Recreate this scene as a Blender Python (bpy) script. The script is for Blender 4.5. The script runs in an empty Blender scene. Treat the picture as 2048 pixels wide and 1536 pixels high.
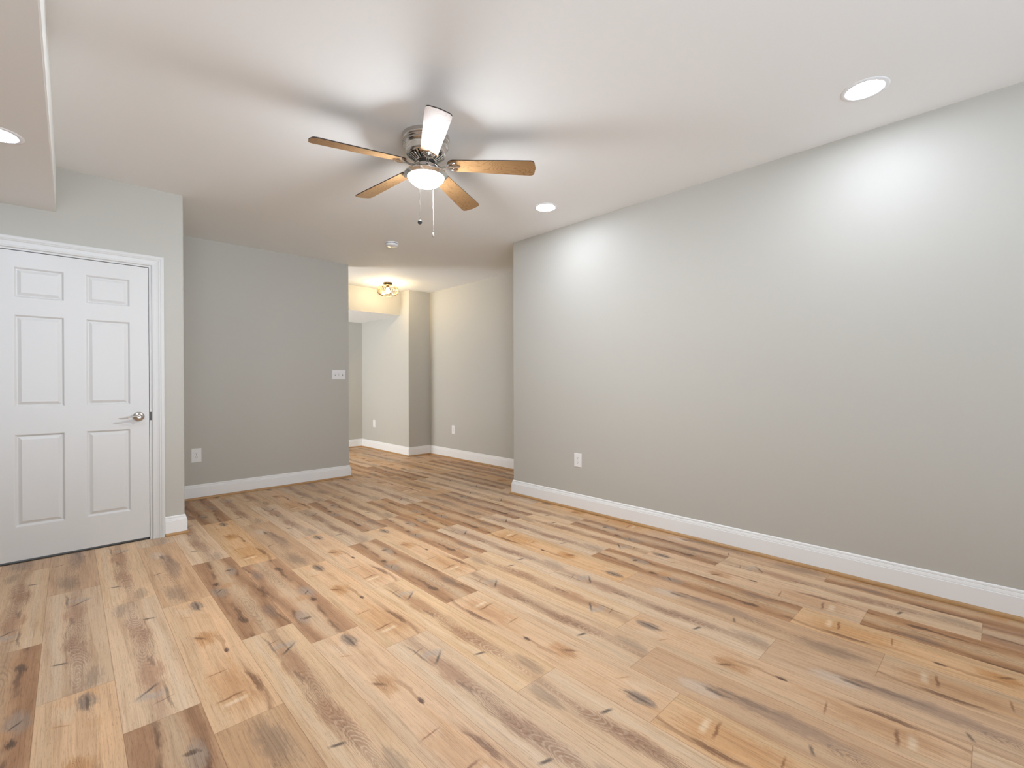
import bpy, bmesh, math, random
from mathutils import Vector, Matrix
PI = math.pi
scn = bpy.context.scene
COL = scn.collection

# ------------------------------------------------------------------ camera
F_PX = 932.4; HC = 1.181
yaw, pitch, roll = 0.759737, -0.004211, -0.002589
Fw = Vector((math.sin(yaw)*math.cos(pitch), math.cos(yaw)*math.cos(pitch), math.sin(pitch)))
Rt = Vector((math.cos(yaw), -math.sin(yaw), 0.0)); Up = Rt.cross(Fw)
Rr = Rt*math.cos(roll) + Up*math.sin(roll); Ur = -Rt*math.sin(roll) + Up*math.cos(roll)
cam = bpy.data.cameras.new('camera'); cam.sensor_width = 36.0; cam.sensor_fit = 'HORIZONTAL'
cam.lens = F_PX/2048*36.0; cam.clip_start = 0.05; cam.clip_end = 100
cam_o = bpy.data.objects.new('camera', cam); COL.objects.link(cam_o)
cam_o.matrix_world = Matrix(((Rr.x, Ur.x, -Fw.x, 0), (Rr.y, Ur.y, -Fw.y, 0), (Rr.z, Ur.z, -Fw.z, HC), (0, 0, 0, 1)))
scn.camera = cam_o

# ------------------------------------------------------------------ world, exposure, light levels
world = bpy.data.worlds.new('world'); scn.world = world; world.use_nodes = True
_wt = world.node_tree                      # fill light through the added rear opening; brighter lower half lifts the ceiling
_tc = _wt.nodes.new('ShaderNodeTexCoord'); _sx = _wt.nodes.new('ShaderNodeSeparateXYZ'); _mr = _wt.nodes.new('ShaderNodeMapRange')
_wt.links.new(_tc.outputs['Generated'], _sx.inputs[0]); _wt.links.new(_sx.outputs[2], _mr.inputs[0])
_mr.inputs[1].default_value = -0.06; _mr.inputs[2].default_value = 0.02; _mr.clamp = True
_mx = _wt.nodes.new('ShaderNodeMix'); _mx.data_type = 'RGBA'; _wt.links.new(_mr.outputs[0], _mx.inputs[0])
_mx.inputs[6].default_value = (2.15, 2.5, 2.95, 1); _mx.inputs[7].default_value = (0.42, 0.45, 0.5, 1)
_wt.links.new(_mx.outputs[2], world.node_tree.nodes['Background'].inputs[0])
SKY = 3.65
world.node_tree.nodes['Background'].inputs[1].default_value = SKY
vs = scn.view_settings
vs.view_transform = 'Standard'; vs.look = 'None'; vs.exposure = 0.08; vs.gamma = 1.0; vs.use_curve_mapping = False
CAN_L = 106.0        # recessed downlights
CAN_C = (0.88, 0.97, 1.16)
BOWL_L = 340.0       # fan light bowl
BULB_L = 430.0      # cage lamp bulb
HALL_W = 44.0      # added hallway fill lamp, watts

# ------------------------------------------------------------------ dimensions (metres)
CE = 2.65
XR, YRE = 3.403, 3.564            # right wall plane and its far end
XDE, YD = 0.656, 4.443            # left (door) wall corner
XOE, YO = 2.537, 5.632            # back wall right end
XH, YC = 4.312, 6.501             # hall right wall, jog
XC, YF = 3.914, 8.127             # hall recess
X0, Y0 = -2.8, -2.6               # near left wall, wall behind the camera
SOF_X, SOF_Z = -0.059, 2.346
HS_Y, HS_Z = 6.765, 2.272
TH = 0.12

# ------------------------------------------------------------------ helpers
def link(o):
    COL.objects.link(o); return o
def tag(o, label=None, cat=None, group=None, kind=None):
    if label: o['label'] = label
    if cat: o['category'] = cat
    if group: o['group'] = group
    if kind: o['kind'] = kind
    return o
def obj(name, bm, mats, parent=None, smooth=False, auto=None):
    me = bpy.data.meshes.new(name)
    bmesh.ops.recalc_face_normals(bm, faces=bm.faces)
    bm.to_mesh(me); bm.free()
    if not isinstance(mats, (list, tuple)): mats = [mats]
    for m in mats: me.materials.append(m)
    if smooth or auto:
        for p in me.polygons: p.use_smooth = True
    if auto: me.set_sharp_from_angle(angle=math.radians(auto))
    o = link(bpy.data.objects.new(name, me))
    if parent: o.parent = parent
    return o
def empty(name, loc, label, cat, rotz=0, group=None):
    o = link(bpy.data.objects.new(name, None)); o.location = loc; o.rotation_euler = (0, 0, rotz)
    o.empty_display_size = 0.1
    return tag(o, label, cat, group)
def struct(name, bm, mats, parent=None, **k):
    o = obj(name, bm, mats, parent, **k)
    if parent is None: o['kind'] = 'structure'
    return o
def box(bm, x0, x1, y0, y1, z0, z1, mi=0, M=None):
    vs_ = [Vector((x, y, z)) for x in (x0, x1) for y in (y0, y1) for z in (z0, z1)]
    if M: vs_ = [M @ v for v in vs_]
    v = [bm.verts.new(p) for p in vs_]
    fs = []
    for f in ((0, 1, 3, 2), (4, 6, 7, 5), (0, 4, 5, 1), (2, 3, 7, 6), (0, 2, 6, 4), (1, 5, 7, 3)):
        fc = bm.faces.new([v[i] for i in f]); fc.material_index = mi; fs.append(fc)
    return v, fs
def bevel_all(bm, w, seg=2):
    bmesh.ops.bevel(bm, geom=bm.edges[:], offset=w, segments=seg, affect='EDGES', profile=0.6)
def bevel_vertical(bm, pts, w=0.006):
    es = [e for e in bm.edges if abs(e.verts[0].co.x-e.verts[1].co.x) < 1e-5 and abs(e.verts[0].co.y-e.verts[1].co.y) < 1e-5
          and any(abs(e.verts[0].co.x-p[0]) < 1e-4 and abs(e.verts[0].co.y-p[1]) < 1e-4 for p in pts)]
    bmesh.ops.bevel(bm, geom=es, offset=w, segments=3, affect='EDGES')
def lathe(bm, prof, n=48, mi=0, M=None):
    rings = []
    for r, z in prof:
        if r < 1e-6:
            p = Vector((0, 0, z)); rings.append([bm.verts.new(M @ p if M else p)])
        else:
            ring = []
            for i in range(n):
                a = 2*PI*i/n; p = Vector((r*math.cos(a), r*math.sin(a), z)); ring.append(bm.verts.new(M @ p if M else p))
            rings.append(ring)
    for a, b in zip(rings[:-1], rings[1:]):
        for i in range(n):
            j = (i+1) % n
            if len(a) == 1 and len(b) == 1: continue
            if len(a) == 1: f = bm.faces.new((a[0], b[j], b[i]))
            elif len(b) == 1: f = bm.faces.new((a[i], a[j], b[0]))
            else: f = bm.faces.new((a[i], a[j], b[j], b[i]))
            f.material_index = mi
def tube(bm, pts, rad, n=8, mi=0, flat=1.0, upv=Vector((0, 0, 1))):
    pts = [Vector(p) for p in pts]; rings = []
    for i, p in enumerate(pts):
        t = (pts[min(i+1, len(pts)-1)] - pts[max(i-1, 0)]).normalized()
        s = t.cross(upv)
        if s.length < 1e-4: s = t.cross(Vector((1, 0, 0)))
        s.normalize(); u = s.cross(t).normalized()
        r = rad[i] if isinstance(rad, (list, tuple)) else rad
        rings.append([bm.verts.new(p + s*(r*math.cos(2*PI*k/n)) + u*(r*flat*math.sin(2*PI*k/n))) for k in range(n)])
    for a, b in zip(rings[:-1], rings[1:]):
        for k in range(n):
            j = (k+1) % n; f = bm.faces.new((a[k], a[j], b[j], b[k])); f.material_index = mi
    for r_ in (rings[0], rings[-1]):
        f = bm.faces.new(r_); f.material_index = mi
def sweep(bm, path, prof, side=1, to3=lambda a, b, d: Vector((a, b, d))):
    """profile (offset, height) swept along a mitred 2-D polyline; offset goes to the left (side=1) or right (-1)."""
    n = len(path); P = [Vector((p[0], p[1])) for p in path]; secs = []
    for i in range(n):
        ns = []
        if i > 0:
            t = (P[i]-P[i-1]).normalized(); ns.append(Vector((-t.y, t.x))*side)
        if i < n-1:
            t = (P[i+1]-P[i]).normalized(); ns.append(Vector((-t.y, t.x))*side)
        m = ns[0] if len(ns) == 1 else (ns[0]+ns[1])/(1+ns[0].dot(ns[1]))
        secs.append([bm.verts.new(to3(P[i].x+m.x*o, P[i].y+m.y*o, h)) for o, h in prof])
    for a, b in zip(secs[:-1], secs[1:]):
        for k in range(len(prof)):
            j = (k+1) % len(prof); bm.faces.new((a[k], a[j], b[j], b[k]))
    for s in (secs[0], secs[-1]): bm.faces.new(s)

# ------------------------------------------------------------------ node expression helper
class N:
    """a scalar value in a node tree with arithmetic"""
    T = None
    def __init__(s, sock): s.s = sock
    @staticmethod
    def m(op, *a, clamp=False):
        n = N.T.nodes.new('ShaderNodeMath'); n.operation = op; n.use_clamp = clamp
        for i, x in enumerate(a):
            if isinstance(x, N): N.T.links.new(x.s, n.inputs[i])
            else: n.inputs[i].default_value = float(x)
        return N(n.outputs[0])
    def __add__(s, o): return N.m('ADD', s, o)
    __radd__ = __add__
    def __sub__(s, o): return N.m('SUBTRACT', s, o)
    def __rsub__(s, o): return N.m('SUBTRACT', o, s)
    def __mul__(s, o): return N.m('MULTIPLY', s, o)
    __rmul__ = __mul__
    def __truediv__(s, o): return N.m('DIVIDE', s, o)
    def __pow__(s, o): return N.m('POWER', s, o)
def nabs(a): return N.m('ABSOLUTE', a)
def nsin(a): return N.m('SINE', a)
def step(a, lo, hi, inv=False):
    n = N.T.nodes.new('ShaderNodeMapRange'); n.interpolation_type = 'SMOOTHSTEP'; n.clamp = True
    N.T.links.new(a.s, n.inputs[0])
    n.inputs[1].default_value = lo; n.inputs[2].default_value = hi
    n.inputs[3].default_value = 1.0 if inv else 0.0; n.inputs[4].default_value = 0.0 if inv else 1.0
    return N(n.outputs[0])
def combine(x, y, z=0.0):
    n = N.T.nodes.new('ShaderNodeCombineXYZ')
    for i, v in enumerate((x, y, z)):
        if isinstance(v, N): N.T.links.new(v.s, n.inputs[i])
        else: n.inputs[i].default_value = v
    return n.outputs[0]
def noise(vec, scale, detail=2.0, rough=0.5, dist=0.0):
    n = N.T.nodes.new('ShaderNodeTexNoise')
    N.T.links.new(vec, n.inputs['Vector']); n.inputs['Scale'].default_value = scale
    n.inputs['Detail'].default_value = detail; n.inputs['Roughness'].default_value = rough; n.inputs['Distortion'].default_value = dist
    return N(n.outputs['Fac'])
def srgb(r, g, b):
    f = lambda c: (c/12.92 if c <= 0.04045 else ((c+0.055)/1.055)**2.4)
    return (f(r/255), f(g/255), f(b/255), 1.0)
def cmix(a, b, fac, blend='MIX'):
    n = N.T.nodes.new('ShaderNodeMix'); n.data_type = 'RGBA'; n.blend_type = blend
    if isinstance(fac, N): N.T.links.new(fac.s, n.inputs[0])
    else: n.inputs[0].default_value = fac
    for x, i in ((a, 6), (b, 7)):
        if isinstance(x, (tuple, list)): n.inputs[i].default_value = x
        else: N.T.links.new(x, n.inputs[i])
    return n.outputs[2]
def new_mat(name):
    m = bpy.data.materials.new(name); m.use_nodes = True
    N.T = m.node_tree
    return m, m.node_tree.nodes['Principled BSDF']
def paint(name, col, rough=0.6, spec=0.3, bump=0.0, bscale=300, var=0.0):
    m, b = new_mat(name)
    b.inputs['Roughness'].default_value = rough; b.inputs['Specular IOR Level'].default_value = spec
    b.inputs['Base Color'].default_value = col
    tc = N.T.nodes.new('ShaderNodeTexCoord').outputs['Object']
    if var:
        nn = noise(tc, 3.0, 3)
        dark = tuple(c*(1-var) for c in col[:3]) + (1,)
        N.T.links.new(cmix(col, dark, nn), b.inputs['Base Color'])
    if bump:
        bn = N.T.nodes.new('ShaderNodeBump'); bn.inputs['Strength'].default_value = bump; bn.inputs['Distance'].default_value = 0.001
        N.T.links.new(noise(tc, bscale, 2).s, bn.inputs['Height']); N.T.links.new(bn.outputs[0], b.inputs['Normal'])
    return m
def metal(name, col, rough=0.3, brushed=False):
    m, b = new_mat(name)
    b.inputs['Base Color'].default_value = col; b.inputs['Metallic'].default_value = 1.0; b.inputs['Roughness'].default_value = rough
    if brushed:
        tc = N.T.nodes.new('ShaderNodeTexCoord').outputs['Object']
        mp = N.T.nodes.new('ShaderNodeMapping'); mp.inputs['Scale'].default_value = (6, 6, 500)
        N.T.links.new(tc, mp.inputs[0]); nn = noise(mp.outputs[0], 1.0, 2)
        N.T.links.new((nn*0.2 + (rough-0.1)).s, b.inputs['Roughness'])
    return m
def emit(name, col, strength, base=(0.9, 0.9, 0.9, 1)):
    m, b = new_mat(name)
    b.inputs['Base Color'].default_value = base
    b.inputs['Emission Color'].default_value = tuple(col[:3]) + (1,); b.inputs['Emission Strength'].default_value = strength
    return m

M_WALL = paint('greige_wall_paint', (0.515, 0.494, 0.44, 1), 0.55, 0.25, 0.12, 260)
M_CEIL = paint('ceiling_paint', (0.885, 0.89, 0.875, 1), 0.8, 0.15, 0.1, 200)
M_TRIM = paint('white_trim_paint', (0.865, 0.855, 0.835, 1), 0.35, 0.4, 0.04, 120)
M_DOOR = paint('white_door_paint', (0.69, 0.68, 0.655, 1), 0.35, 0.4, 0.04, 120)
M_PLATE = paint('white_plastic', (0.84, 0.82, 0.80, 1), 0.3, 0.5)
M_WPLA = paint('white_detector_plastic', (0.85, 0.85, 0.85, 1), 0.4, 0.4)
M_SLOT = paint('dark_slot', (0.03, 0.028, 0.025, 1), 0.6)
M_GAP_SHADE = paint('door_gap_shade', (0.05, 0.04, 0.03, 1), 0.8)
M_NICKEL = metal('brushed_nickel', (0.60, 0.56, 0.52, 1), 0.26, True)
M_CHROME = metal('polished_nickel', (0.70, 0.67, 0.63, 1), 0.16)
M_SATIN = metal('satin_rim_metal', (0.66, 0.66, 0.65, 1), 0.14)
M_BRONZE = metal('aged_brass', (0.20, 0.14, 0.075, 1), 0.45)
M_CHAIN = metal('bead_chain', (0.22, 0.215, 0.20, 1), 0.5)
M_DARKM = metal('dark_metal', (0.10, 0.095, 0.09, 1), 0.45)
M_CAN = emit('downlight_lens', CAN_C, CAN_L)
M_BOWL = emit('lit_frosted_glass_bowl', (0.92, 0.98, 1.05), BOWL_L)
M_BULB = emit('lit_bulb_glass', (1.0, 0.78, 0.46), BULB_L)

def shoe_material():
    m, b = new_mat('stained_oak_moulding')
    tc = N.T.nodes.new('ShaderNodeTexCoord').outputs['Object']
    nn = noise(tc, 18, 3)
    N.T.links.new(cmix((0.36, 0.19, 0.07, 1), (0.50, 0.29, 0.12, 1), nn), b.inputs['Base Color'])
    b.inputs['Roughness'].default_value = 0.45
    return m
M_SHOE = shoe_material()

def blade_material():
    m, b = new_mat('oak_veneer_blade')
    tc = N.T.nodes.new('ShaderNodeTexCoord').outputs['Object']
    sp = N.T.nodes.new('ShaderNodeSeparateXYZ'); N.T.links.new(tc, sp.inputs[0])
    x, y = N(sp.outputs[0]), N(sp.outputs[1])
    w = noise(combine(x*3.0, y*9.0), 1.0, 2)
    ring = nsin((y*9.0 + (w-0.5)*3.2 + x*0.8)*44.0)
    fine = noise(combine(x*14.0, y*420.0), 1.0, 3)
    c = cmix((0.25, 0.135, 0.058, 1), (0.38, 0.225, 0.105, 1), fine)
    c = cmix(c, (0.17, 0.080, 0.030, 1), step(ring, 0.45, 1.0)*0.5)
    N.T.links.new(c, b.inputs['Base Color'])
    b.inputs['Roughness'].default_value = 0.42; b.inputs['Specular IOR Level'].default_value = 0.10
    return m
M_BLADE = blade_material()
M_BLADE_EDGE = paint('dark_walnut_edge', (0.035, 0.022, 0.016, 1), 0.4)

# ------------------------------------------------------------------ plank floor material
PW, PL, PX0 = 0.221, 1.205, -0.095
def floor_material():
    m, b = new_mat('vinyl_plank_floor'); T = N.T
    uvn = T.nodes.new('ShaderNodeUVMap'); uvn.uv_map = 'plank'
    sp = T.nodes.new('ShaderNodeSeparateXYZ'); T.links.new(uvn.outputs[0], sp.inputs[0])
    u, v = N(sp.outputs[0]), N(sp.outputs[1])
    at = T.nodes.new('ShaderNodeAttribute'); at.attribute_name = 'plank_kind'
    sa = T.nodes.new('ShaderNodeSeparateXYZ'); T.links.new(at.outputs['Vector'], sa.inputs[0])
    kind, seed, tone = N(sa.outputs[0]), N(sa.outputs[1]), N(sa.outputs[2])
    kz = kind*3.7                      # every kind of plank carries one print
    # wandering coordinates
    n1 = noise(combine(u*5.0, v*2.2, kz), 1.0, 3) - 0.5
    n2 = noise(combine(u*18.0, v*9.0, kz+5.0), 1.0, 3) - 0.5
    n3 = noise(combine(u*75.0, v*26.0, kz+9.0), 1.0, 2) - 0.5
    ud = u + n1*0.10 + n2*0.035 + n3*0.010
    vd = v + n1*0.14 + n2*0.10 + n3*0.020
    uf = u + n2*0.030 + n3*0.016
    vf = v + n2*0.050 + n3*0.026
    gz = seed*9.0
    ug = u + n1*0.016 + n2*0.003
    grain = noise(combine(ug*300.0, v*5.0, gz), 1.0, 4, 0.65)
    grain2 = noise(combine(ug*85.0, v*2.2, gz+3.0), 1.0, 4, 0.65)
    pores = noise(combine(ug*520.0, v*34.0, gz+7.0), 1.0, 2)
    band = noise(combine(ug*22.0, v*1.3, gz+11.0), 1.0, 3, 0.6)
    feather = noise(combine(ug*210.0, v*20.0, kz+13.0), 1.0, 3, 0.65)
    cloud = noise(combine(u*9.0, v*3.2, kz+1.0), 1.0, 3)
    cloud2 = noise(combine(u*4.0, v*5.0, kz+21.0), 1.0, 3)
    fe = (feather-0.5)*1.9
    def ell(u0, v0, ru, rv, soft=0.0, fine=False):
        a, c = (uf, vf) if fine else (ud, vd)
        d = ((a-u0)*(1.0/(ru*1.25)))**2.0 + ((c-v0)*(1.0/(rv*1.25)))**2.0
        return step(d + fe, soft*0.3, 1.0, inv=True)
    def streak(u0, w, slope=0.0):       # a band running along the plank
        return step(nabs(ud - u0 + (v-0.6)*slope)*(1.0/w) + fe*0.55, 0.0, 1.0, inv=True)
    def crack(u0, v0, hl, w, tilt=0.0): # a short dark line across the plank
        a = step(nabs(u-u0)*(1.0/hl) + fe*0.25, 0.25, 1.0, inv=True)
        vc = v + n2*0.012 + n3*0.010
        return a*step(nabs(vc - v0 + (u-u0)*tilt)*(1.0/w) + fe*0.3, 0.1, 1.0, inv=True)
    def rings(u0, v0, fu, fv, freq):    # cathedral figure
        d = N.m('SQRT', ((ud-u0)*fu)**2.0 + ((vd-v0)*fv)**2.0)
        return step(nsin(d*(freq*2.2) + n3*2.0), 0.0, 1.0)
    GREY = srgb(150, 130, 112); TAN = srgb(212, 175, 136); PALE = srgb(222, 190, 154)
    BROWN = srgb(156, 110, 74); DARK = srgb(104, 72, 50); GOLD = srgb(218, 174, 130); RED = srgb(190, 138, 100)
    KNOT = srgb(86, 64, 50); SMOKE = srgb(128, 112, 100)
    # kind 0 : dark brown plank with grey heart strip
    c = cmix(srgb(202, 158, 116), srgb(184, 138, 98), cloud)
    c = cmix(c, srgb(204, 172, 136), streak(0.115, 0.065)*0.85)
    c = cmix(c, BROWN, streak(0.035, 0.050)*0.6)
    c = cmix(c, srgb(150, 106, 72), streak(0.185, 0.045)*0.65)
    c = cmix(c, DARK, streak(0.060, 0.018, 0.02)*step(cloud2, 0.42, 0.62)*0.75)
    c = cmix(c, DARK, streak(0.195, 0.016, -0.03)*step(cloud2, 0.38, 0.58, inv=True)*0.75)
    c = cmix(c, srgb(168, 146, 126), ell(0.16, 0.28, 0.030, 0.10)*0.8)
    c = cmix(c, srgb(164, 144, 126), ell(0.045, 0.56, 0.035, 0.09)*0.8)
    c = cmix(c, srgb(196, 146, 98), ell(0.09, 0.50, 0.05, 0.035)*0.7)
    c = cmix(c, KNOT, ell(0.050, 0.44, 0.012, 0.030, fine=True)*0.85)
    c = cmix(c, KNOT, ell(0.150, 0.25, 0.020, 0.012, fine=True)*0.8)
    c = cmix(c, KNOT, crack(0.045, 0.55, 0.022, 0.010, 1.2)*0.9)
    c = cmix(c, KNOT, ell(0.055, 1.00, 0.016, 0.045, fine=True)*0.75)
    c = cmix(c, SMOKE, ell(0.185, 1.00, 0.030, 0.10)*0.55)
    c = cmix(c, srgb(120, 90, 70), rings(0.11, 0.85, 14.0, 2.6, 22.0)*ell(0.11, 0.9, 0.05, 0.22)*0.35)
    k0 = c
    # kind 1 : golden plank, grey feather knot at one end, cross bar and pale flash at the other
    c = cmix(GOLD, srgb(222, 184, 144), cloud)
    c = cmix(c, srgb(208, 176, 138), streak(0.03, 0.05)*0.6)
    c = cmix(c, srgb(204, 156, 108), streak(0.15, 0.035)*step(cloud2, 0.45, 0.6)*0.7)
    c = cmix(c, PALE, ell(0.085, 0.13, 0.035, 0.055)*0.75)
    c = cmix(c, SMOKE, ell(0.135, 0.10, 0.026, 0.062)*0.8)
    c = cmix(c, KNOT, ell(0.143, 0.115, 0.007, 0.055, fine=True)*0.7)
    c = cmix(c, srgb(176, 124, 78), crack(0.07, 0.20, 0.03, 0.006, -0.5)*0.7)
    c = cmix(c, srgb(196, 142, 88), ell(0.105, 0.50, 0.05, 0.085)*0.8)
    c = cmix(c, srgb(126, 86, 54), crack(0.085, 0.475, 0.028, 0.020, -1.1)*0.85)
    c = cmix(c, srgb(140, 96, 60), rings(0.10, 0.47, 22.0, 9.0, 26.0)*ell(0.105, 0.48, 0.028, 0.055)*0.6)
    c = cmix(c, srgb(170, 122, 80), ell(0.158, 0.60, 0.010, 0.10)*0.6)
    c = cmix(c, srgb(84, 56, 48), ell(0.152, 0.665, 0.013, 0.020, fine=True)*0.9)
    c = cmix(c, srgb(200, 148, 96), ell(0.11, 0.98, 0.09, 0.16)*0.6)
    c = cmix(c, srgb(150, 104, 66), crack(0.085, 0.83, 0.055, 0.006, 0.15)*0.8)
    c = cmix(c, srgb(138, 92, 56), crack(0.09, 1.03, 0.065, 0.009, 0.12)*0.85)
    c = cmix(c, srgb(236, 208, 172), crack(0.095, 1.068, 0.06, 0.020, 0.12)*0.8)
    c = cmix(c, srgb(112, 78, 58), ell(0.182, 0.99, 0.011, 0.075, fine=True)*0.85)
    c = cmix(c, srgb(150, 108, 74), streak(0.197, 0.020, 0.02)*step(v, 0.70, 1.0)*0.6)
    k1 = c
    # kind 2 : pale plank with brown heart, cathedral rings and cross cracks
    c = cmix(TAN, PALE, cloud)
    c = cmix(c, srgb(182, 148, 118), streak(0.115, 0.055)*0.75)
    c = cmix(c, srgb(220, 192, 160), streak(0.040, 0.026)*0.7)
    c = cmix(c, srgb(178, 136, 104), ell(0.105, 0.34, 0.045, 0.13)*0.75)
    c = cmix(c, srgb(172, 132, 102), ell(0.11, 0.80, 0.045, 0.16)*0.8)
    c = cmix(c, srgb(140, 106, 82), rings(0.115, 0.62, 26.0, 5.5, 17.0)*ell(0.112, 0.66, 0.042, 0.24, 0.5)*0.55)
    c = cmix(c, srgb(226, 200, 170), rings(0.105, 1.05, 22.0, 5.0, 20.0)*ell(0.105, 0.98, 0.05, 0.18, 0.5)*0.5)
    c = cmix(c, srgb(96, 80, 70), crack(0.135, 0.22, 0.050, 0.013, 0.9)*0.9)
    c = cmix(c, srgb(176, 160, 146), ell(0.13, 0.185, 0.05, 0.03)*0.6)
    c = cmix(c, srgb(120, 92, 76), crack(0.095, 0.12, 0.04, 0.006, 0.3)*0.7)
    c = cmix(c, srgb(110, 88, 74), ell(0.080, 0.14, 0.007, 0.10, fine=True)*0.6)
    c = cmix(c, srgb(92, 76, 66), crack(0.060, 0.91, 0.034, 0.012, -0.25)*0.9)
    c = cmix(c, srgb(130, 100, 80), ell(0.10, 0.46, 0.010, 0.05, fine=True)*0.6)
    c = cmix(c, SMOKE, ell(0.165, 1.12, 0.03, 0.10)*0.45)
    k2 = c
    # kind 3 : greyish fine grained plank with feather knots
    c = cmix(srgb(212, 172, 131), srgb(200, 159, 120), cloud)
    c = cmix(c, srgb(206, 170, 132), streak(0.05, 0.06)*0.7)
    c = cmix(c, srgb(156, 128, 106), ell(0.12, 0.50, 0.040, 0.28)*0.75)
    c = cmix(c, srgb(150, 124, 102), ell(0.08, 1.02, 0.05, 0.13)*0.65)
    c = cmix(c, srgb(210, 190, 170), ell(0.09, 0.26, 0.04, 0.08)*0.6)
    c = cmix(c, srgb(96, 80, 70), ell(0.105, 0.31, 0.010, 0.050, fine=True)*0.75)
    c = cmix(c, srgb(116, 94, 80), ell(0.135, 0.40, 0.014, 0.11, fine=True)*0.5)
    c = cmix(c, srgb(120, 96, 80), rings(0.10, 0.80, 30.0, 7.0, 16.0)*ell(0.10, 0.78, 0.035, 0.12, 0.5)*0.5)
    c = cmix(c, srgb(104, 86, 74), crack(0.045, 0.64, 0.030, 0.010, 0.4)*0.8)
    k3 = c
    sel = lambda k: step(nabs(kind-float(k)), 0.35, 0.45, inv=True)
    c = cmix(k0, k1, sel(1)); c = cmix(c, k2, sel(2)); c = cmix(c, k3, sel(3))
    # grain over everything
    mul = lambda c, k, f: cmix(c, cmix(c, k, 1.0, 'MULTIPLY'), f)
    c = mul(c, (0.60, 0.53, 0.47, 1), step(grain, 0.48, 0.74)*0.65)
    c = mul(c, (0.66, 0.60, 0.54, 1), step(grain2, 0.50, 0.74)*0.55)
    c = mul(c, (0.74, 0.66, 0.58, 1), step(band, 0.50, 0.70)*0.50)
    c = mul(c, (0.55, 0.48, 0.42, 1), step(pores, 0.56, 0.74)*0.55)
    c = mul(c, (1.22, 1.20, 1.18, 1), step(grain2, 0.50, 0.28)*0.45)
    c = mul(c, (1.12, 1.10, 1.08, 1), step(band, 0.48, 0.30)*0.6)
    # plank to plank tone
    hs = T.nodes.new('ShaderNodeHueSaturation'); T.links.new(c, hs.inputs['Color'])
    T.links.new((tone*0.16 + 0.92).s, hs.inputs['Value']); T.links.new((seed*0.16 + 0.90).s, hs.inputs['Saturation'])
    c = hs.outputs[0]
    # hairline seams
    eu = N.m('MINIMUM', u, PW - u); ev = N.m('MINIMUM', v, PL - v)
    seam = step(N.m('MINIMUM', eu, ev), 0.0004, 0.0016, inv=True)
    c = cmix(c, cmix(c, (0.55, 0.48, 0.42, 1), 1.0, 'MULTIPLY'), seam*0.8)
    # reflectance level of the print
    c = cmix(c, (FLOOR_K, FLOOR_K*1.0, FLOOR_K*1.0, 1), 1.0, 'MULTIPLY')
    T.links.new(c, b.inputs['Base Color'])
    T.links.new((grain*0.16 + 0.40).s, b.inputs['Roughness']); b.inputs['Specular IOR Level'].default_value = 0.35
    bp = T.nodes.new('ShaderNodeBump'); bp.inputs['Strength'].default_value = 0.25; bp.inputs['Distance'].default_value = 0.0006
    T.links.new((grain*0.6 - seam*1.5).s, bp.inputs['Height']); T.links.new(bp.outputs[0], b.inputs['Normal'])
    return m
FLOOR_K = 0.90
M_FLOOR = floor_material()

# ------------------------------------------------------------------ floor planks
# (row, joint y, kind, flipped) of the planks the photograph shows most clearly
D, G, C, Nk = 0, 1, 2, 3
PLANKS = {   # row: (one joint y, {plank index k: (kind, flip)}) plank k spans joint+k*PL .. joint+(k+1)*PL
    -2: (2.55, {0: (G, 0), 1: (C, 0), -1: (C, 0)}),
    -1: (3.00, {0: (C, 1), 1: (Nk, 0), -1: (D, 1)}),
    0: (2.43, {0: (C, 0), 1: (Nk, 0), -1: (G, 0)}),
    1: (2.035, {0: (C, 1), 1: (C, 0), -1: (D, 0), 2: (D, 0)}),
    2: (3.028, {0: (Nk, 0), -1: (G, 0), -2: (Nk, 1), 1: (C, 0), 2: (D, 0)}),
    3: (2.402, {0: (D, 0), -1: (C, 0), -2: (G, 0), 1: (C, 0), 2: (D, 0)}),
    4: (2.152, {0: (D, 1), -1: (G, 0), 1: (G, 0), -2: (C, 0), 2: (D, 1)}),
    5: (1.888, {0: (G, 0), -1: (C, 0), 1: (Nk, 0), -2: (G, 0), 2: (C, 0)}),
    6: (1.272, {0: (C, 0), 1: (G, 0), -1: (C, 1), 2: (C, 0), 3: (C, 0)}),
    7: (2.045, {0: (D, 0), -1: (G, 1), 1: (C, 0), -2: (G, 1), 2: (G, 0)}),
    8: (2.265, {0: (G, 0), -1: (C, 0), 1: (D, 0), -2: (Nk, 0), 2: (C, 0)}),
    9: (1.270, {0: (C, 1), 1: (D, 0), -1: (G, 0), 2: (C, 0), 3: (Nk, 0)}),
    10: (0.713, {0: (C, 0), 1: (C, 0), 2: (D, 1), -1: (Nk, 0), 3: (C, 0)}),
    11: (1.555, {0: (G, 1), -1: (Nk, 0), 1: (D, 0), -2: (G, 1), 2: (C, 1)}),
    12: (0.719, {0: (D, 0), 1: (C, 0), -1: (G, 1), 2: (Nk, 0)}),
    13: (0.477, {0: (G, 0), 1: (C, 1), -1: (D, 1), 2: (D, 0)}),
    14: (0.066, {0: (C, 0), 1: (D, 0), -1: (D, 0), 2: (C, 0)}),
    15: (0.726, {0: (Nk, 0), 1: (G, 0), -1: (D, 1), 2: (C, 0)}),
}
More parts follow.
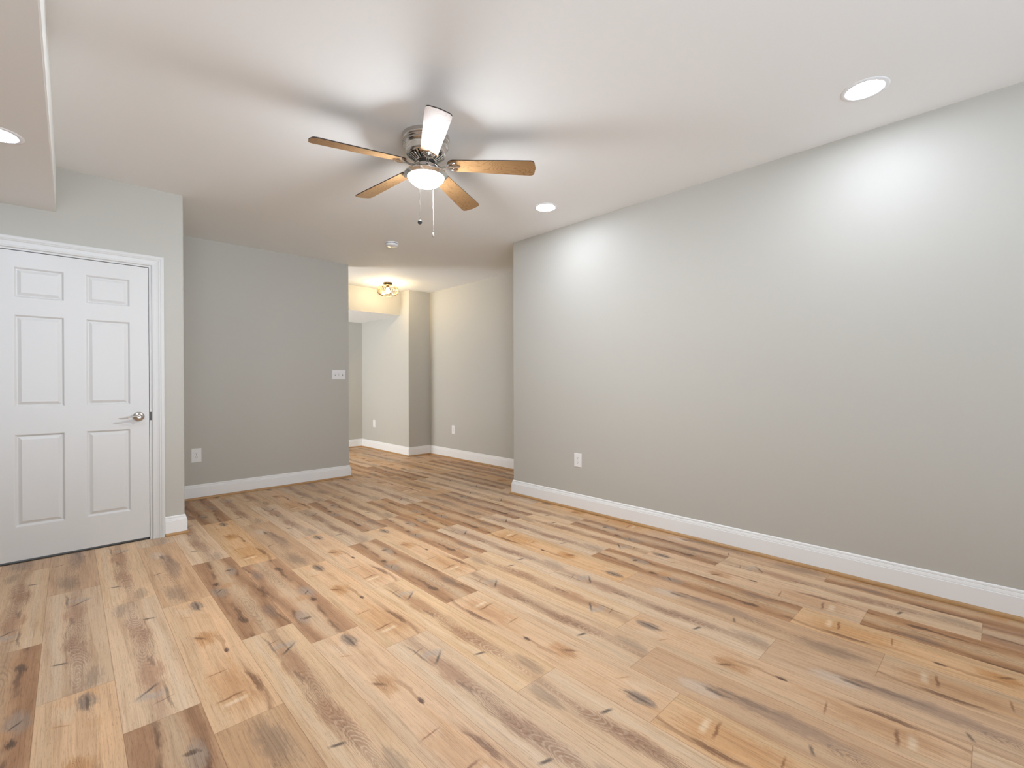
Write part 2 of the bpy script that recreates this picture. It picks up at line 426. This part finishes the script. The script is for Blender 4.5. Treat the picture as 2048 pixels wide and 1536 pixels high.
def build_floor():
    rnd = random.Random(7)
    bm = bmesh.new(); uvl = bm.loops.layers.uv.new('plank'); lay = bm.faces.layers.float_vector.new('plank_kind')
    xa, xb, ya, yb = X0-0.1, XH+0.1, Y0-0.1, YF+0.1
    r0 = math.floor((xa-PX0)/PW); r1 = math.ceil((xb-PX0)/PW)
    for r in range(r0, r1):
        j, known = PLANKS.get(r, (rnd.uniform(0, PL), {}))
        k0 = math.floor((ya-j)/PL); k1 = math.ceil((yb-j)/PL)
        for k in range(k0, k1):
            kind, flip = known.get(k, (rnd.choice([0, 1, 2, 2, 3, 3]), rnd.randint(0, 1)))
            x0, x1 = PX0+r*PW, PX0+(r+1)*PW; y0, y1 = j+k*PL, j+(k+1)*PL
            cx0, cx1, cy0, cy1 = max(x0, xa), min(x1, xb), max(y0, ya), min(y1, yb)
            if cx1-cx0 < 1e-4 or cy1-cy0 < 1e-4: continue
            f = bm.faces.new([bm.verts.new((x, y, 0)) for x, y in ((cx0, cy0), (cx1, cy0), (cx1, cy1), (cx0, cy1))])
            f[lay] = (kind, rnd.random(), rnd.random())
            for l in f.loops:
                uu, vv = l.vert.co.x-x0, y1-l.vert.co.y        # v runs from the far end to the near end
                if flip: uu, vv = PW-uu, PL-vv
                l[uvl].uv = (uu, vv)
    bmesh.ops.remove_doubles(bm, verts=bm.verts, dist=1e-5)
    return struct('floor', bm, M_FLOOR)
build_floor()

# ------------------------------------------------------------------ walls, ceiling, soffits
def wall(name, boxes, mat=M_WALL, corners=()):
    bm = bmesh.new()
    for b in boxes: box(bm, *b)
    if corners: bevel_vertical(bm, corners)
    return struct(name, bm, mat)
JX0, JX1, JZ = -0.398, 0.461, 2.071          # rough opening of the door
wall('wall_left', [(X0-TH, JX0, YD, YD+TH, 0, CE), (JX1, XDE, YD, YD+TH, 0, CE), (JX0, JX1, YD, YD+TH, JZ, CE), (XDE-TH, XDE, YD+TH, YO+TH, 0, CE)], corners=[(XDE, YD)])
wall('wall_back', [(XDE, XOE, YO, YO+TH, 0, CE)], corners=[(XOE, YO)])
wall('wall_right', [(XR, XH+TH, Y0-TH, YRE, 0, CE)], corners=[(XR, YRE)])
wall('wall_hall_right', [(XH, XH+TH, YRE, YC, 0, CE)])
wall('wall_hall_end', [(XC, XH+TH, YC, YF+TH, 0, CE)], corners=[(XC, YC)])
wall('wall_hall_back', [(XDE-TH, XC, YF, YF+TH, 0, CE)])
wall('wall_hall_left', [(XDE-TH, XDE, YO+TH, 6.74, 0, CE), (XDE-TH, XDE, 7.86, YF, 0, CE), (XDE-TH, XDE, 6.74, 7.86, 2.01, CE)])   # opening added around the hallway fill lamp
wall('wall_near_left', [(X0-TH, X0, Y0-TH, YD, 0, CE)])
# wall behind the camera, with a wide opening added to let fill light in
PX_0, PX_1, PZ = -1.9, 1.7, 2.08
wall('wall_front', [(X0, PX_0, Y0-TH, Y0, 0, CE), (PX_1, XR, Y0-TH, Y0, 0, CE), (PX_0, PX_1, Y0-TH, Y0, PZ, CE)])
bm = bmesh.new(); box(bm, X0-TH, XH+TH, Y0-TH, YF+TH, CE, CE+0.1); struct('ceiling', bm, M_CEIL)
bm = bmesh.new(); box(bm, X0, SOF_X, Y0, YD, SOF_Z, CE)
es = [e for e in bm.edges if all(abs(v.co.x-SOF_X) < 1e-5 and abs(v.co.z-SOF_Z) < 1e-5 for v in e.verts)]
bmesh.ops.bevel(bm, geom=es, offset=0.005, segments=2, affect='EDGES')
struct('ceiling_soffit', bm, M_CEIL)
bm = bmesh.new(); box(bm, XDE, XC, HS_Y, YF, HS_Z, CE)
for f in bm.faces:
    f.material_index = 1 if f.calc_center_median().z < HS_Z+1e-3 else 0
struct('ceiling_hall_soffit', bm, [M_WALL, M_CEIL])

for nm, loc, rot, sx, sy in (('added_opening_portal', ((PX_0+PX_1)/2, Y0-0.02, PZ/2), (PI/2, 0, 0), PX_1-PX_0, PZ),):
    la = bpy.data.lights.new(nm, 'AREA'); la.shape = 'RECTANGLE'; la.size = sx; la.size_y = sy; la.cycles.is_portal = True  # portal sampling world light through the added opening
    lo_ = link(bpy.data.objects.new(nm, la)); lo_.location = loc; lo_.rotation_euler = rot
# frame of the added opening behind the camera (out of view)
bm = bmesh.new()
for x in (PX_0, (PX_0+PX_1)/2-0.04, PX_1-0.08): box(bm, x, x+0.08, Y0-0.09, Y0-0.03, 0.0, PZ)
box(bm, PX_0+0.08, PX_1-0.08, Y0-0.09, Y0-0.03, PZ-0.08, PZ); box(bm, PX_0+0.08, PX_1-0.08, Y0-0.09, Y0-0.03, 0, 0.06)
struct('added_window_1', bm, M_TRIM)

# ------------------------------------------------------------------ baseboards with oak shoe moulding
BASE = [(0, 0.0), (0.0155, 0.0), (0.0155, 0.1100), (0.0150, 0.1115), (0.0105, 0.1125), (0.0105, 0.1150), (0.0125, 0.1165), (0.0095, 0.1295),
        (0.0050, 0.1310), (0.0050, 0.1335), (0.0075, 0.1350), (0.0065, 0.1430), (0.0030, 0.1470), (0, 0.1475)]
SHOE = [(0.0156, 0.0003), (0.0300, 0.0003), (0.0300, 0.007), (0.0275, 0.0135), (0.0225, 0.0185), (0.0156, 0.0205)]
def baseboard(name, path, side):
    bm = bmesh.new(); sweep(bm, path, BASE, side); o = struct(name, bm, M_TRIM)
    bm = bmesh.new(); sweep(bm, path, SHOE, side); s = obj('shoe_moulding', bm, M_SHOE, o)
    s['label'] = 'thin orange-brown stained quarter round moulding'
    return o
CAS_X = 0.531                                  # outer edge of the door casing
baseboard('baseboard_left', [(CAS_X, YD), (XDE, YD), (XDE, YO)], -1)
baseboard('baseboard_back', [(XDE+0.031, YO), (XOE, YO), (XOE, YO+TH)], -1)
baseboard('baseboard_right', [(XR, Y0), (XR, YRE), (XH, YRE)], 1)
baseboard('baseboard_hall', [(XH, YRE+0.031), (XH, YC), (XC, YC), (XC, YF), (XDE, YF)], 1)

# ------------------------------------------------------------------ six-panel door
DX0, DX1, DZ0, DZ1 = -0.369, 0.437, 0.018, 2.0485
door = empty('door_1', (DX0, YD, 0), None, None); door['kind'] = 'structure'
def add_door():
    ox, oy = DX0, YD
    # jamb
    bm = bmesh.new()
    box(bm, 0.4405-ox, JX1-ox, -0.001, TH, 0, JZ); box(bm, JX0-ox, -0.3725-ox, -0.001, TH, 0, JZ); box(bm, -0.3725-ox, 0.4405-ox, -0.001, TH, 2.0535, JZ)
    box(bm, 0.428-ox, 0.4405-ox, 0.042, 0.075, 0, 2.0535); box(bm, -0.3725-ox, -0.360-ox, 0.042, 0.075, 0, 2.0535); box(bm, -0.36-ox, 0.428-ox, 0.042, 0.075, 2.041, 2.0535)
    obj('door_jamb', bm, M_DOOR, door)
    # casing swept round the opening
    ca = [(0, 0.0005), (0, 0.010), (0.004, 0.0135), (0.010, 0.0135), (0.014, 0.0115), (0.026, 0.0125), (0.038, 0.0150), (0.044, 0.0185), (0.050, 0.0165), (0.056, 0.0195), (0.068, 0.0200), (0.0745, 0.0175), (0.076, 0.0005)]
    x_in0, x_in1, z_in = -0.3875, 0.4555, 2.066
    bm = bmesh.new()
    sweep(bm, [(x_in0-ox, 0.0), (x_in0-ox, z_in), (x_in1-ox, z_in), (x_in1-ox, 0.0)], ca, 1, to3=lambda a, b, d: Vector((a, -d, b)))
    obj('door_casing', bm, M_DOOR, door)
    # leaf
    xs = [DX0, -0.261, -0.022, 0.087, 0.3285, DX1]
    zs = [DZ0, 0.236, 0.843, 1.024, 1.631, 1.744, 1.944, DZ1]
    bm = bmesh.new()
    y = 0.0015
    V = lambda x, z, d=0.0: bm.verts.new((x-ox, y+d, z))
    for i in range(5):
        for k in range(7):
            a, b_, c_, d_ = xs[i], xs[i+1], zs[k], zs[k+1]
            if i in (1, 3) and k in (1, 3, 5):
                rr = [(0, 0), (0.003, 0.001), (0.012, 0.0115), (0.016, 0.0115), (0.034, 0.0025), (0.038, 0.0025)]
                prev = None
                for ins, dp in rr:
                    q = [V(a+ins, c_+ins, dp), V(b_-ins, c_+ins, dp), V(b_-ins, d_-ins, dp), V(a+ins, d_-ins, dp)]
                    if prev:
                        for t in range(4): bm.faces.new((prev[t], prev[(t+1) % 4], q[(t+1) % 4], q[t]))
                    prev = q
                bm.faces.new(prev)
            else:
                bm.faces.new((V(a, c_), V(b_, c_), V(b_, d_), V(a, d_)))
    bmesh.ops.remove_doubles(bm, verts=bm.verts, dist=1e-5)
    pv = [[V(x, z, d) for x, z in ((DX0, DZ0), (DX1, DZ0), (DX1, DZ1), (DX0, DZ1))] for d in (0.0, 0.036)]
    bm.faces.new(pv[1])
    for t in range(4): bm.faces.new((pv[0][t], pv[0][(t+1) % 4], pv[1][(t+1) % 4], pv[1][t]))
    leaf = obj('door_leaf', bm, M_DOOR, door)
    # dark strip painting the shade in the gap below the leaf
    bm = bmesh.new(); box(bm, JX0-ox, JX1-ox, 0.004, TH+0.3, 0.0002, 0.004); obj('gap_shade_strip', bm, M_GAP_SHADE, door)
    # lever handle
    hx, hz = 0.375, 0.931
    R = Matrix.Translation((hx-ox, y, hz)) @ Matrix.Rotation(PI/2, 4, 'X')
    bm = bmesh.new()
    lathe(bm, [(0, 0.0), (0.0345, 0.0), (0.0350, 0.004), (0.0325, 0.010), (0.026, 0.0145), (0.018, 0.017), (0.0135, 0.022), (0.0125, 0.040), (0.0145, 0.046), (0.0145, 0.054), (0.011, 0.058), (0, 0.059)], 36, M=R)
    h = obj('door_handle', bm, M_NICKEL, leaf, auto=40); h['label'] = 'brushed nickel lever handle with round rosette'
    bm = bmesh.new()
    pts = [(hx-ox+0.004, y-0.050, hz+0.001), (hx-ox-0.012, y-0.051, hz+0.006), (hx-ox-0.032, y-0.052, hz+0.006), (hx-ox-0.052, y-0.052, hz+0.001), (hx-ox-0.072, y-0.050, hz-0.006), (hx-ox-0.090, y-0.047, hz-0.009), (hx-ox-0.106, y-0.044, hz-0.009), (hx-ox-0.116, y-0.041, hz-0.007)]
    tube(bm, pts, [0.012, 0.012, 0.0115, 0.011, 0.010, 0.009, 0.008, 0.005], 10, flat=0.42)
    obj('lever', bm, M_NICKEL, h, smooth=True)
    # latch strike lip on the jamb
    bm = bmesh.new(); box(bm, 0.4408-ox, 0.452-ox, -0.0035, -0.0005, 0.900, 0.962); bevel_all(bm, 0.0009, 1)
    s = obj('strike_plate', bm, M_DARKM, door); s['label'] = 'dark metal strike plate lip'
add_door()

# ------------------------------------------------------------------ ceiling fan
FX, FY = 1.5595, 2.3865
def add_fan():
    root = empty('ceiling_fan', (FX, FY, CE), 'nickel hugger ceiling fan with five oak blades and a lit bowl', 'ceiling fan')
    bm = bmesh.new()
    lathe(bm, [(0, 0), (0.140, 0), (0.1415, -0.004), (0.1415, -0.025), (0.1395, -0.0295), (0.1360, -0.0330), (0.1385, -0.0365), (0.1385, -0.0420), (0.1335, -0.0455), (0.1330, -0.0480), (0.1355, -0.0515),
               (0.1350, -0.0570), (0.1290, -0.0620), (0.1255, -0.066), (0.1225, -0.076), (0.119, -0.096), (0.1165, -0.106), (0.113, -0.110), (0, -0.110)], 72)
    obj('motor_housing', bm, M_NICKEL, root, auto=30)
    # vented lower cone: slats with dark gaps
    bm = bmesh.new()
    lathe(bm, [(0.1135, -0.1095), (0.114, -0.113), (0.110, -0.1165), (0.106, -0.1175)], 72)
    lathe(bm, [(0.062, -0.1435), (0.058, -0.147), (0.05, -0.148), (0.03, -0.144)], 72)
    n = 30
    for i in range(n):
        a0 = 2*PI*(i+0.0)/n; a1 = 2*PI*(i+0.52)/n
        pr = [(0.108, -0.1155), (0.104, -0.1200), (0.083, -0.1335), (0.060, -0.1455)]
        ring = []
        for r, z in pr:
            ring.append([bm.verts.new((r*math.cos(a), r*math.sin(a), z)) for a in (a0, a1)] + [bm.verts.new((r*math.cos(a), r*math.sin(a), z+0.004)) for a in (a1, a0)])
        for p, q in zip(ring[:-1], ring[1:]):
            for t in range(4): bm.faces.new((p[t], p[(t+1) % 4], q[(t+1) % 4], q[t]))
        bm.faces.new(ring[0]); bm.faces.new(ring[-1])
    obj('vent_ring', bm, M_CHROME, root, auto=30)
    bm = bmesh.new()
    lathe(bm, [(0.105, -0.111), (0.078, -0.124), (0.055, -0.136), (0.052, -0.149), (0.056, -0.151), (0.056, -0.158), (0.050, -0.161), (0, -0.161)], 48)
    fl = obj('flywheel', bm, M_DARKM, root, auto=30); fl['label'] = 'dark flywheel hub between housing and light kit'
    bm = bmesh.new()
    lathe(bm, [(0.030, -0.160), (0.0485, -0.161), (0.0505, -0.164), (0.0505, -0.200), (0.0530, -0.2015), (0.0530, -0.205), (0.0, -0.205)], 48)
    obj('switch_housing', bm, M_NICKEL, root, auto=30)
    bm = bmesh.new()
    lathe(bm, [(0.040, -0.2045), (0.056, -0.205), (0.088, -0.2075), (0.112, -0.212), (0.1245, -0.217), (0.1285, -0.2225), (0.1280, -0.2265), (0.1200, -0.2325), (0.1085, -0.2405), (0.1070, -0.239), (0.10, -0.235), (0.05, -0.225)], 72)
    obj('light_rim', bm, M_SATIN, root, auto=35)
    bm = bmesh.new()
    R, dep, t0 = 0.1074, 0.060, math.radians(76)
    lathe(bm, [(R*math.sin(t0*(1-k/14))/math.sin(t0), -0.2395 - dep*(math.cos(t0*(1-k/14))-math.cos(t0))/(1-math.cos(t0))) for k in range(15)], 64)
    obj('light_bowl', bm, M_BOWL, root, smooth=True)
    # blades
    zb = 2.4867-CE
    a0 = math.radians(350.39-180)
    for i in range(5):
        # outline, x outwards, y to the left
        half = []
        L0, L1 = 0.127, 0.658
        for k in range(9):                                     # rounded root
            t = PI/2*k/8; half.append((L0+0.045-0.045*math.cos(t), 0.050*math.sin(t)))
        half += [(0.30, 0.0545), (0.45, 0.0605), (0.56, 0.0640)]
        rc = 0.026
        for k in range(7):
            t = PI/2*k/6; half.append((L1-0.006-rc+rc*math.sin(t), 0.0655-rc+rc*math.cos(t)))
        half.append((L1, 0.0))
        out = half + [(x, -y) for x, y in reversed(half[1:-1])]
        bm = bmesh.new(); th = 0.0055
        lo = [bm.verts.new((x, y, -th/2)) for x, y in out]; hi = [bm.verts.new((x, y, th/2)) for x, y in out]
        f = bm.faces.new(lo); f.material_index = 0
        f = bm.faces.new(hi); f.material_index = 1
        for k in range(len(out)):
            j = (k+1) % len(out); f = bm.faces.new((lo[k], lo[j], hi[j], hi[k])); f.material_index = 1
        bl = obj('blade', bm, [M_BLADE, M_BLADE_EDGE], root)
        bl.rotation_mode = 'XYZ'
        bl.matrix_local = Matrix.Translation((0, 0, zb)) @ Matrix.Rotation(a0+i*2*PI/5, 4, 'Z') @ Matrix.Rotation(math.radians(3.0), 4, 'Y') @ Matrix.Rotation(math.radians(-12), 4, 'X')
        # ornate blade iron: neck, forked leaf plate under the root, two screws
        bm = bmesh.new()
        pl = [(0.124, 0.008), (0.134, 0.014), (0.141, 0.027), (0.151, 0.037), (0.166, 0.041), (0.180, 0.037), (0.187, 0.029), (0.182, 0.020), (0.188, 0.013), (0.200, 0.008), (0.205, 0.0)]
        o2 = pl + [(x, -y) for x, y in reversed(pl[:-1])]
        za, zb2 = -th/2-0.0045, -th/2-0.0002
        lo = [bm.verts.new((x, y, za)) for x, y in o2]; hi = [bm.verts.new((x, y, zb2)) for x, y in o2]
        bm.faces.new(lo); bm.faces.new(hi)
        for k in range(len(o2)):
            j = (k+1) % len(o2); bm.faces.new((lo[k], lo[j], hi[j], hi[k]))
        for s in (-1, 1):                                     # raised scroll ribs
            tube(bm, [(0.124, s*0.004, za), (0.138, s*0.016, za-0.002), (0.148, s*0.028, za-0.002), (0.162, s*0.034, za-0.002), (0.177, s*0.029, za-0.001)], [0.0045, 0.0045, 0.004, 0.0035, 0.0025], 6)
            lathe(bm, [(0, -0.004), (0.005, -0.003), (0.0065, 0.0)], 10, M=Matrix.Translation((0.162, s*0.020, za)))
        tube(bm, [(0.122, 0, za), (0.150, 0, za-0.0035), (0.182, 0, za-0.002), (0.202, 0, za)], [0.006, 0.0065, 0.0045, 0.003], 8)
        tube(bm, [(0.050, 0.004, 0.010), (0.062, 0.004, 0.001), (0.078, 0.003, -0.012), (0.096, 0.001, -0.017), (0.112, 0, -0.013), (0.130, 0, za-0.001)], [0.011, 0.0105, 0.0085, 0.007, 0.0075, 0.0075], 10, flat=0.7)
        obj('blade_iron', bm, M_CHROME, bl, auto=40)
    # pull chains
    fdir = Vector((Fw.x, Fw.y, 0)).normalized(); rdir = Vector((Rt.x, Rt.y, 0))
    def chain(off, zt, zb_, fobkind):
        bm = bmesh.new()
        p = off
        tube(bm, [(p.x, p.y, zt-CE), (p.x, p.y, (zt+zb_)/2-CE), (p.x, p.y, zb_-CE)], 0.0008, 6)
        for k in range(int((zt-zb_)/0.008)):
            z = zt-CE-k*0.008
            lathe(bm, [(0, 0.0016), (0.0013, 0.0009), (0.0016, 0), (0.0013, -0.0009), (0, -0.0016)], 6, M=Matrix.Translation((p.x, p.y, z)))
        c = obj('pull_chain', bm, M_CHAIN, root, smooth=True)
        bm = bmesh.new()
        if fobkind == 0:
            Mx = Matrix.Translation((p.x, p.y, zb_-CE-0.011)) @ Matrix.Rotation(-yaw, 4, 'Z') @ Matrix.Rotation(PI/2, 4, 'X')
            lathe(bm, [(0, -0.003), (0.011, -0.003), (0.0125, -0.0015), (0.0125, 0.0015), (0.011, 0.003), (0, 0.003)], 24, M=Mx)
            f = obj('chain_fob', bm, M_DARKM, c, auto=40); f['label'] = 'dark round disc fob'
        else:
            lathe(bm, [(0, 0.004), (0.003, 0.003), (0.0035, -0.004), (0.0055, -0.010), (0.006, -0.018), (0.004, -0.024), (0, -0.026)], 16, M=Matrix.Translation((p.x, p.y, zb_-CE)))
            f = obj('chain_fob', bm, M_NICKEL, c, smooth=True)
    chain(fdir*-0.1305 + rdir*-0.012, 2.4265, 2.108, 0)
    chain(fdir*0.1305 + rdir*0.021, 2.4265, 2.118, 1)
add_fan()

# ------------------------------------------------------------------ recessed downlights
def downlight(loc, label, rt=0.100, rl=0.078):
    root = empty('recessed_light', loc, label, 'ceiling light', group='recessed lights')
    bm = bmesh.new()
    lathe(bm, [(rt, 0.0), (rt, -0.0015), (rt-0.003, -0.004), (rl+0.004, -0.0055), (rl, -0.0035), (rl, 0.0)], 64)
    obj('trim_ring', bm, M_WPLA, root, auto=40)
    bm = bmesh.new(); lathe(bm, [(rl, -0.0030), (rl*0.7, -0.0040), (rl*0.3, -0.0044), (0, -0.0045)], 64)
    obj('lens', bm, M_CAN, root, smooth=True)
    return root
downlight((2.910, 0.480, CE), 'lit recessed light in the ceiling at right, nearest to the camera above the right wall')
downlight((2.915, 2.652, CE), 'lit recessed light beyond the fan, near the far end of the right wall')
downlight((-0.248, 3.235, SOF_Z), 'lit recessed light in the lowered soffit above the white door')

# ------------------------------------------------------------------ smoke detector
def add_smoke():
    root = empty('smoke_detector', (2.475, 4.437, CE), 'round white smoke detector on the ceiling beyond the fan', 'smoke detector')
    bm = bmesh.new(); lathe(bm, [(0, 0), (0.068, 0), (0.069, -0.003), (0.067, -0.009), (0, -0.009)], 48); obj('base_plate', bm, M_WPLA, root, auto=35)
    bm = bmesh.new(); lathe(bm, [(0.0605, -0.009), (0.0605, -0.014), (0.0, -0.014)], 48); g = obj('vent_gap', bm, M_SLOT, root, auto=35); g['label'] = 'dark ventilation gap'
    bm = bmesh.new(); lathe(bm, [(0, -0.0135), (0.0655, -0.0135), (0.0665, -0.016), (0.0645, -0.027), (0.058, -0.034), (0.045, -0.0375), (0.016, -0.0385), (0.015, -0.0400), (0, -0.0402)], 48)
    obj('body', bm, M_WPLA, root, auto=35)
add_smoke()

# ------------------------------------------------------------------ cage lamp in the hall
def add_cage_lamp():
    root = empty('cage_ceiling_light', (3.414, 6.249, CE), 'small brass wire cage ceiling lamp with a glowing bulb in the far hallway', 'ceiling light')
    bm = bmesh.new(); lathe(bm, [(0, 0), (0.062, 0), (0.064, -0.003), (0.064, -0.020), (0.060, -0.024), (0, -0.024)], 40); obj('canopy', bm, M_BRONZE, root, auto=35)
    bm = bmesh.new(); lathe(bm, [(0, -0.024), (0.021, -0.024), (0.022, -0.030), (0.022, -0.072), (0.018, -0.076), (0, -0.076)], 24); obj('socket', bm, M_BRONZE, root, auto=35)
    bm = bmesh.new()
    nr = 30; top, bot, R = -0.034, -0.196, 0.152
    for i in range(nr):
        pts = []
        for k in range(13):
            t = k/12; th = PI*(0.09+0.80*t)
            r = 0.152*math.sin(th)**0.78; z = (top+bot)/2 + (top-bot)/2*math.cos(th)/math.cos(PI*0.09)
            a = 2*PI*i/nr + 0.35*(t-0.5)
            pts.append((r*math.cos(a), r*math.sin(a), z))
        tube(bm, pts, 0.0034, 6)
    for k, rr in ((0, 0.0028), (12, 0.0028)):
        t = k/12; th = PI*(0.09+0.80*t); r = 0.152*math.sin(th)**0.78; z = (top+bot)/2 + (top-bot)/2*math.cos(th)/math.cos(PI*0.09)
        tube(bm, [(r*math.cos(2*PI*j/40), r*math.sin(2*PI*j/40), z) for j in range(41)], 0.0032, 6)
    lathe(bm, [(0.020, -0.031), (0.058, -0.031), (0.058, -0.036), (0.020, -0.036), (0.020, -0.031)], 32)
    obj('wire_cage', bm, M_BRONZE, root, smooth=True)
    bm = bmesh.new()
    lathe(bm, [(0.012, -0.074), (0.014, -0.084), (0.024, -0.100), (0.0300, -0.118), (0.0290, -0.134), (0.021, -0.148), (0.010, -0.154), (0, -0.155)], 28)
    obj('bulb', bm, M_BULB, root, smooth=True)
add_cage_lamp()

# ------------------------------------------------------------------ wall plates
def wall_frame(pos, facing):
    # local x to the right along the wall as seen from the room, local y out of the wall, z up
    a = {'-y': PI, '-x': PI/2}[facing]
    return pos, a
def outlet(pos, facing, label, w, h, blank=False):
    p, a = wall_frame(pos, facing)
    root = empty('wall_outlet', p, label, 'outlet', rotz=a, group='outlets low on the walls')
    bm = bmesh.new(); v, f = box(bm, -w/2, w/2, 0.0003, 0.006, -h/2, h/2)
    es = [e for e in bm.edges if all(v_.co.y > 0.005 for v_ in e.verts)]
    bmesh.ops.bevel(bm, geom=es, offset=0.004, segments=3, affect='EDGES')
    pl = obj('face_plate', bm, M_PLATE, root)
    bm = bmesh.new(); lathe(bm, [(0.0033, 0), (0.0028, 0.0014), (0, 0.0018)], 14, M=Matrix.Translation((0, 0.006, 0)) @ Matrix.Rotation(-PI/2, 4, 'X')); obj('screw', bm, M_SATIN, pl, smooth=True)
    for s in (-1, 1):
        bm = bmesh.new(); cz = s*0.0205
        out = []
        for k in range(28):
            t = 2*PI*k/28; x, z = 0.0172*math.cos(t), 0.0172*math.sin(t)
            out.append((x, max(-0.0142, min(0.0142, z))))
        lo = [bm.verts.new((x, 0.0055, cz+z)) for x, z in out]; hi = [bm.verts.new((x*0.97, 0.0078, cz+z*0.97)) for x, z in out]
        bm.faces.new(hi)
        for k in range(28): bm.faces.new((lo[k], lo[(k+1) % 28], hi[(k+1) % 28], hi[k]))
        box(bm, -0.0075, -0.0050, 0.0070, 0.00815, cz-0.0010, cz+0.0080, 1); box(bm, 0.0050, 0.0072, 0.0070, 0.00815, cz+0.0002, cz+0.0075, 1)
        lathe(bm, [(0.0028, 0), (0, 0.0001)], 12, mi=1, M=Matrix.Translation((0, 0.0081, cz-0.0070)) @ Matrix.Rotation(-PI/2, 4, 'X'))
        obj('receptacle', bm, [M_PLATE, M_SLOT], root)
    return root
outlet((0.931, YO, 0.446), '-y', 'white double outlet low on the back wall beside the door wall corner', 0.087, 0.140)
outlet((XR, 2.700, 0.458), '-x', 'white double outlet low on the long right wall', 0.086, 0.128)
outlet((XH, 5.857, 0.447), '-x', 'white double outlet low on the hallway wall behind the right wall end', 0.080, 0.130)
def cover_plate():
    root = empty('wall_cover_plate', (XC, 7.664, 0.452), 'narrow white plain plate low on the recessed pale hallway wall', 'wall plate', rotz=PI/2)
    bm = bmesh.new(); box(bm, -0.040, 0.040, 0.0003, 0.006, -0.063, 0.063)
    es = [e for e in bm.edges if all(v_.co.y > 0.005 for v_ in e.verts)]
    bmesh.ops.bevel(bm, geom=es, offset=0.004, segments=3, affect='EDGES')
    obj('face_plate', bm, M_PLATE, root)
cover_plate()
def switch():
    root = empty('light_switch', (2.407, YO, 1.277), 'white triple toggle light switch on the back wall near its right edge', 'light switch', rotz=PI)
    w, h = 0.168, 0.115
    bm = bmesh.new(); box(bm, -w/2, w/2, 0.0003, 0.006, -h/2, h/2)
    es = [e for e in bm.edges if all(v_.co.y > 0.005 for v_ in e.verts)]
    bmesh.ops.bevel(bm, geom=es, offset=0.004, segments=3, affect='EDGES')
    pl = obj('face_plate', bm, M_PLATE, root)
    for i, up in ((-1, 1), (0, -1), (1, 1)):
        cx = i*0.046
        bm = bmesh.new()
        box(bm, cx-0.0055, cx+0.0055, 0.0055, 0.0066, -0.0125, 0.0125, 1)
        M = Matrix.Translation((cx, 0.006, 0)) @ Matrix.Rotation(up*0.45, 4, 'X')
        box(bm, -0.0042, 0.0042, 0.0, 0.014, -0.0045, 0.0045, 0, M=M)
        for s in (-1, 1):
            lathe(bm, [(0.003, 0), (0.002, 0.001), (0, 0.0014)], 10, mi=0, M=Matrix.Translation((cx, 0.006, s*0.030)) @ Matrix.Rotation(-PI/2, 4, 'X'))
        obj('toggle', bm, [M_PLATE, M_SATIN], root)
switch()

# added lamp filling the hallway from its unseen left end, behind the back wall
la = bpy.data.lights.new('hall_fill_lamp', 'AREA'); la.shape = 'RECTANGLE'; la.size = 1.1; la.size_y = 1.9; la.energy = HALL_W; la.color = (0.95, 0.98, 1.0)
lo_ = link(bpy.data.objects.new('hall_fill_lamp', la)); lo_.location = (XDE-0.06, 7.3, 1.05); lo_.rotation_euler = (PI/2, 0, -PI/2)
